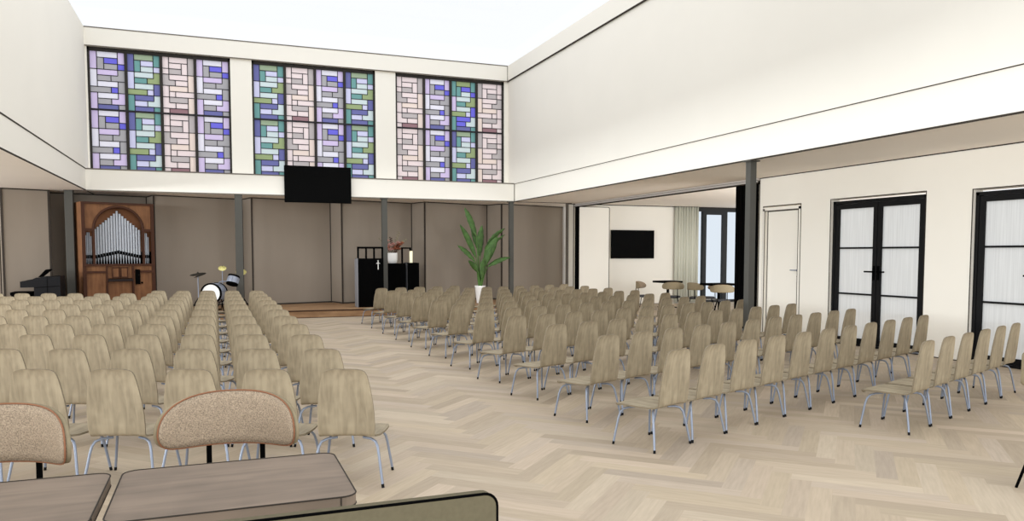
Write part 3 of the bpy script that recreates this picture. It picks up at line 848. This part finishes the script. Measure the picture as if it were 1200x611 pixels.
def cymbal_stand(x, y, h, r, tilt, rz, m, label, double=False):
    t = thing('cymbal_stand', label, 'cymbal', (x, y, ST), rz, 'cymbals of the drum kit')
    MB().tube([(0, 0, .18), (0, 0, h)], .010, 8).build('pole', CHROME, t)
    for k in range(3):
        a = R(100+120*k)
        MB().tube([(0, 0, .34), (.20*math.cos(a), .20*math.sin(a), .012)], .012, 6).build('leg', BLACK, t)
    M = Matrix.Rotation(R(tilt), 4, 'X')
    for k in range(2 if double else 1):
        MM = M if k == 0 else Matrix.Rotation(R(-tilt*1.6), 4, 'Y') @ Matrix.Rotation(R(8), 4, 'X')
        MB().lathe([(r*(1-.25*k), -.004), (r*.4, .012), (r*.16, .022), (.02, .042), (.004, .046)], 28, (0.05*k, 0, h-.01-.035*k), M=MM).build('cymbal', m, t)
    MB().tube([(0, 0, h), (0, 0, h+.05)], .008, 8).build('wing_nut', BLACK, t)
cymbal_stand(.135, 20.98, 1.06, .10, 38, 0, BRASS, 'yellow cymbal on a chrome stand above the bass drum')
cymbal_stand(.60, 21.42, .95, .135, 35, 0, BRASS, 'yellow cymbal half hidden behind the column')
cymbal_stand(-.43, 20.22, .93, .19, 12, R(-40), mat('blackened cymbal', (40, 36, 30), .6), 'dark tilted hi-hat cymbals left of the bass drum', True)

# --- lectern
le = thing('lectern', 'tall black lectern with white cross and black top rail', 'lectern', (3.47, 20.32, ST))
MB().box(.012, .69, 0, .42, .0, 1.295).build('body', BLACK, le)
MB().prism([(.0, .0), (.45, .0), (.45, 1.22), (.40, 1.28), (.0, 1.30)], -.005, .012, plane='yz').build('side_panel', mat('grey lectern side', (128, 128, 132), .7), le)
rl = MB().box(.0, .69, .02, .06, 1.555, 1.605)
for xx in (.022, .235, .445, .668): rl.box(xx-.022, xx+.022, .02, .06, 1.295, 1.58)
rl.build('top_rail', BLACK, le)
MB().box(.534, .552, -.012, 0, 1.00, 1.235).box(.497, .589, -.012, 0, 1.158, 1.174).prism([(.525, 1.225), (.543, 1.252), (.561, 1.225)], -.012, 0, plane='xz').build('cross', WHITE, le)

# --- altar plinths, candle rail, candle, vase
pa = thing('plinth', 'low black plinth carrying the white flower vase', 'plinth', (4.445, 21.30, ST), 0, 'black plinths on the stage')
MB().box(0, .54, 0, .46, 0, 1.147).build('body', BLACK, pa, bevel=.004)
MB().box(-.006, 0.0, .01, .45, .01, 1.14).build('side_panel', mat('grey lectern side', (128, 128, 132), .7), pa)
pb = thing('plinth', 'low black plinth carrying the pillar candle', 'plinth', (5.035, 21.30, ST), 0, 'black plinths on the stage')
MB().box(0, .345, 0, .46, 0, 1.165).build('body', BLACK, pb, bevel=.004)
MB().box(-.006, 0.0, .01, .45, .01, 1.155).build('side_panel', mat('grey lectern side', (128, 128, 132), .7), pb)
cr = thing('candle_rail', 'black square rail arching over the candle', 'rail', (.105, 21.42, 0))
MB().box(4.79, 4.835, -.02, .02, 1.34, 1.79).build('post', BLACK, cr)
MB().box(4.79, 5.07, -.02, .02, 1.75, 1.79).box(5.025, 5.07, -.02, .02, 1.70, 1.76).build('arm', BLACK, cr)
ca = thing('candle', 'white pillar candle on the right black plinth', 'candle', (5.185, 21.47, ST+1.165))
MB().lathe([(.046, 0), (.046, .33), (.04, .335)], 20).build('wax', mat('glowing candle wax', (255, 250, 214), .6, emit=.35), ca)  # wax itself given a faint glow, no flame modelled
MB().tube([(0, 0, .33), (0, 0, .35)], .004, 6).build('wick', BLACK, ca)
va = thing('vase', 'white rounded vase of dried flowers on the left plinth', 'vase', (4.665, 21.52, ST+1.147))
MB().lathe([(.085, 0), (.118, .02), (.134, .09), (.138, .22), (.136, .29), (.126, .30), (.118, .29), (.10, .26)], 28).build('pot', WHITE, va)
random.seed(11)
PINK = mat('dusty pink petals', (196, 150, 140), .9, var=.15, scale=30); RUST = mat('rust dried flowers', (168, 104, 78), .9, var=.2, scale=30)
STEM = mat('dark dried stem', (58, 34, 28), .8); GREY = mat('grey green dried leaf', (132, 124, 100), .9)
def bloom(p, r, m, name='flower'):
    b = MB()
    for k in range(11):
        a = 2*PI*k/11; e = .35+.6*(k % 3)/2
        d = Vector((math.cos(a)*math.cos(e), math.sin(a)*math.cos(e), math.sin(e)))
        s_ = d.cross(Vector((0, 0, 1))).normalized(); pp = Vector(p)
        b.add([pp, pp+d*r*.6+s_*r*.3, pp+d*r*1.15, pp+d*r*.6-s_*r*.3, pp+d*r*.55+Vector((0, 0, .2*r))], [(0, 1, 4), (1, 2, 4), (2, 3, 4), (3, 0, 4), (0, 3, 2, 1)])
    return b.build(name, m, va)
for k, (dx, dz, r_, mm) in enumerate([(-.10, .47, .10, PINK), (.02, .52, .075, PINK), (.13, .44, .10, RUST), (.20, .50, .085, RUST), (.07, .38, .10, RUST), (.27, .55, .07, RUST),
                                      (.15, .56, .07, PINK), (-.06, .36, .09, PINK), (-.14, .62, .06, PINK), (.19, .38, .08, RUST), (-.18, .42, .07, RUST)]):
    dy = random.uniform(-.10, .08)
    st_ = MB().tube([(dx*.15, 0, .24), (dx*.6, dy*.6, .24+(dz-.24)*.6), (dx, dy, dz)], .007, 6).build('stem', STEM, va)
    bloom((dx, dy, dz), r_*1.25, mm)
for k, (dx, dz) in enumerate([(-.34, .66), (.42, .66), (.20, .86), (-.26, .56), (.33, .62), (-.04, .70)]):
    pts_ = [Vector((dx*.12, .02, .25)), Vector((dx*.55, .03, .25+(dz-.25)*.62)), Vector((dx, .04, dz))]
    b = MB().tube(pts_, .004, 5)
    for i in range(7):
        q = pts_[1].lerp(pts_[2], i/6); s_ = 1 if i % 2 else -1
        b.add([q, q+Vector((s_*.05, .0, .035)), q+Vector((s_*.012, .01, .06))], [(0, 1, 2)])
    b.build('twig', GREY if k < 5 else STEM, va)

# --- potted plant
pp = thing('potted_plant', 'tall green banana leaf plant in a white tapered pot', 'plant', (7.10, 20.98, ST))
MB().lathe([(.10, .0), (.105, .05), (.150, .44), (.160, .50), (.150, .50), (.135, .45), (.10, .44)], 28).build('pot', WHITE, pp)
MB().lathe([(.13, .44), (.02, .45)], 20).build('soil', mat('potting soil', (60, 44, 34), .95), pp)
LEAF = mat('green leaf', (68, 98, 48), .55, var=.34, scale=9, spec=.3); STK = mat('leaf stalk', (86, 122, 62), .6, var=.15)
MIDR = mat('pale midrib', (122, 154, 92), .6)
def big_leaf(base, mid, tip, width, roll):
    width *= 1.08
    """Stalk from the pot to mid, then a broad blade from mid to tip that bows along its length."""
    base, mid, tip = Vector(base), Vector(mid), Vector(tip)
    k1 = base.lerp(mid, .5)+Vector((0, 0, .06))
    MB().tube([base, k1, mid], [.022, .015, .010], 8).build('stalk', STK, pp)
    n = 14; d = (tip-mid); L = d.length; dn = d.normalized()
    side = dn.cross(Vector((0, 1, 0)))
    if side.length < .1: side = Vector((1, 0, 0))
    side.normalize(); nrm = side.cross(dn).normalized()
    rot = Matrix.Rotation(roll, 3, dn); side = rot @ side; nrm = rot @ nrm
    b = MB(); vs = []; ctr = []
    for i in range(n+1):
        t_ = i/n; w = width*(math.sin(PI*min(1, t_*.96+.03))**.75)*(1-.25*t_)
        c_ = mid+d*t_+Vector((0, 0, 1))*(.07*L*math.sin(PI*t_)); ctr.append(c_)
        wob = .012*math.sin(i*2.1)
        for s_ in (-1, -.5, 0, .5, 1): vs.append(c_+side*(s_*w)+nrm*(abs(s_)*w*.30+wob*abs(s_)))
    fs = [(i*5+j, i*5+j+1, (i+1)*5+j+1, (i+1)*5+j) for i in range(n) for j in range(4)]
    b.add(vs, fs, 0, True)
    o = b.build('leaf', LEAF, pp); sd = o.modifiers.new('thick', 'SOLIDIFY'); sd.thickness = .004
    MB().tube([p+nrm*.004 for p in ctr], [.009*(1-.8*i/n) for i in range(n+1)], 6).build('midrib', MIDR, o)
LV = [((-.02, 0, .46), (-.10, .02, 1.92), (-.44, .06, 2.74), .10, .2), ((.02, .02, .46), (.02, .06, 1.35), (.10, .10, 2.24), .13, .3),
      ((-.03, -.02, .46), (-.12, .0, 1.30), (-.62, -.05, 2.25), .085, -.3), ((.03, 0, .46), (.16, .03, 1.55), (.78, .02, 2.16), .09, .5),
      ((.03, -.02, .46), (.12, -.06, 1.10), (.50, -.10, 1.92), .14, -.2), ((.03, -.01, .46), (.20, -.08, 1.05), (.90, -.12, 1.32), .085, -.7),
      ((-.03, 0, .46), (-.16, -.05, 1.20), (-.68, -.02, 1.66), .085, .4), ((-.02, -.03, .46), (-.08, -.10, .88), (-.40, -.16, 1.23), .085, -.4),
      ((.0, -.04, .46), (.02, -.12, .70), (.06, -.20, 1.32), .095, .1), ((.02, .03, .46), (.18, .08, 1.35), (.80, .08, 1.98), .07, .7),
      ((.0, .02, .46), (-.04, .08, 1.55), (-.22, .12, 2.30), .09, .2), ((.01, -.02, .46), (.08, -.10, 1.0), (.30, -.16, 1.62), .09, -.3)]
for l_ in LV: big_leaf(*l_)
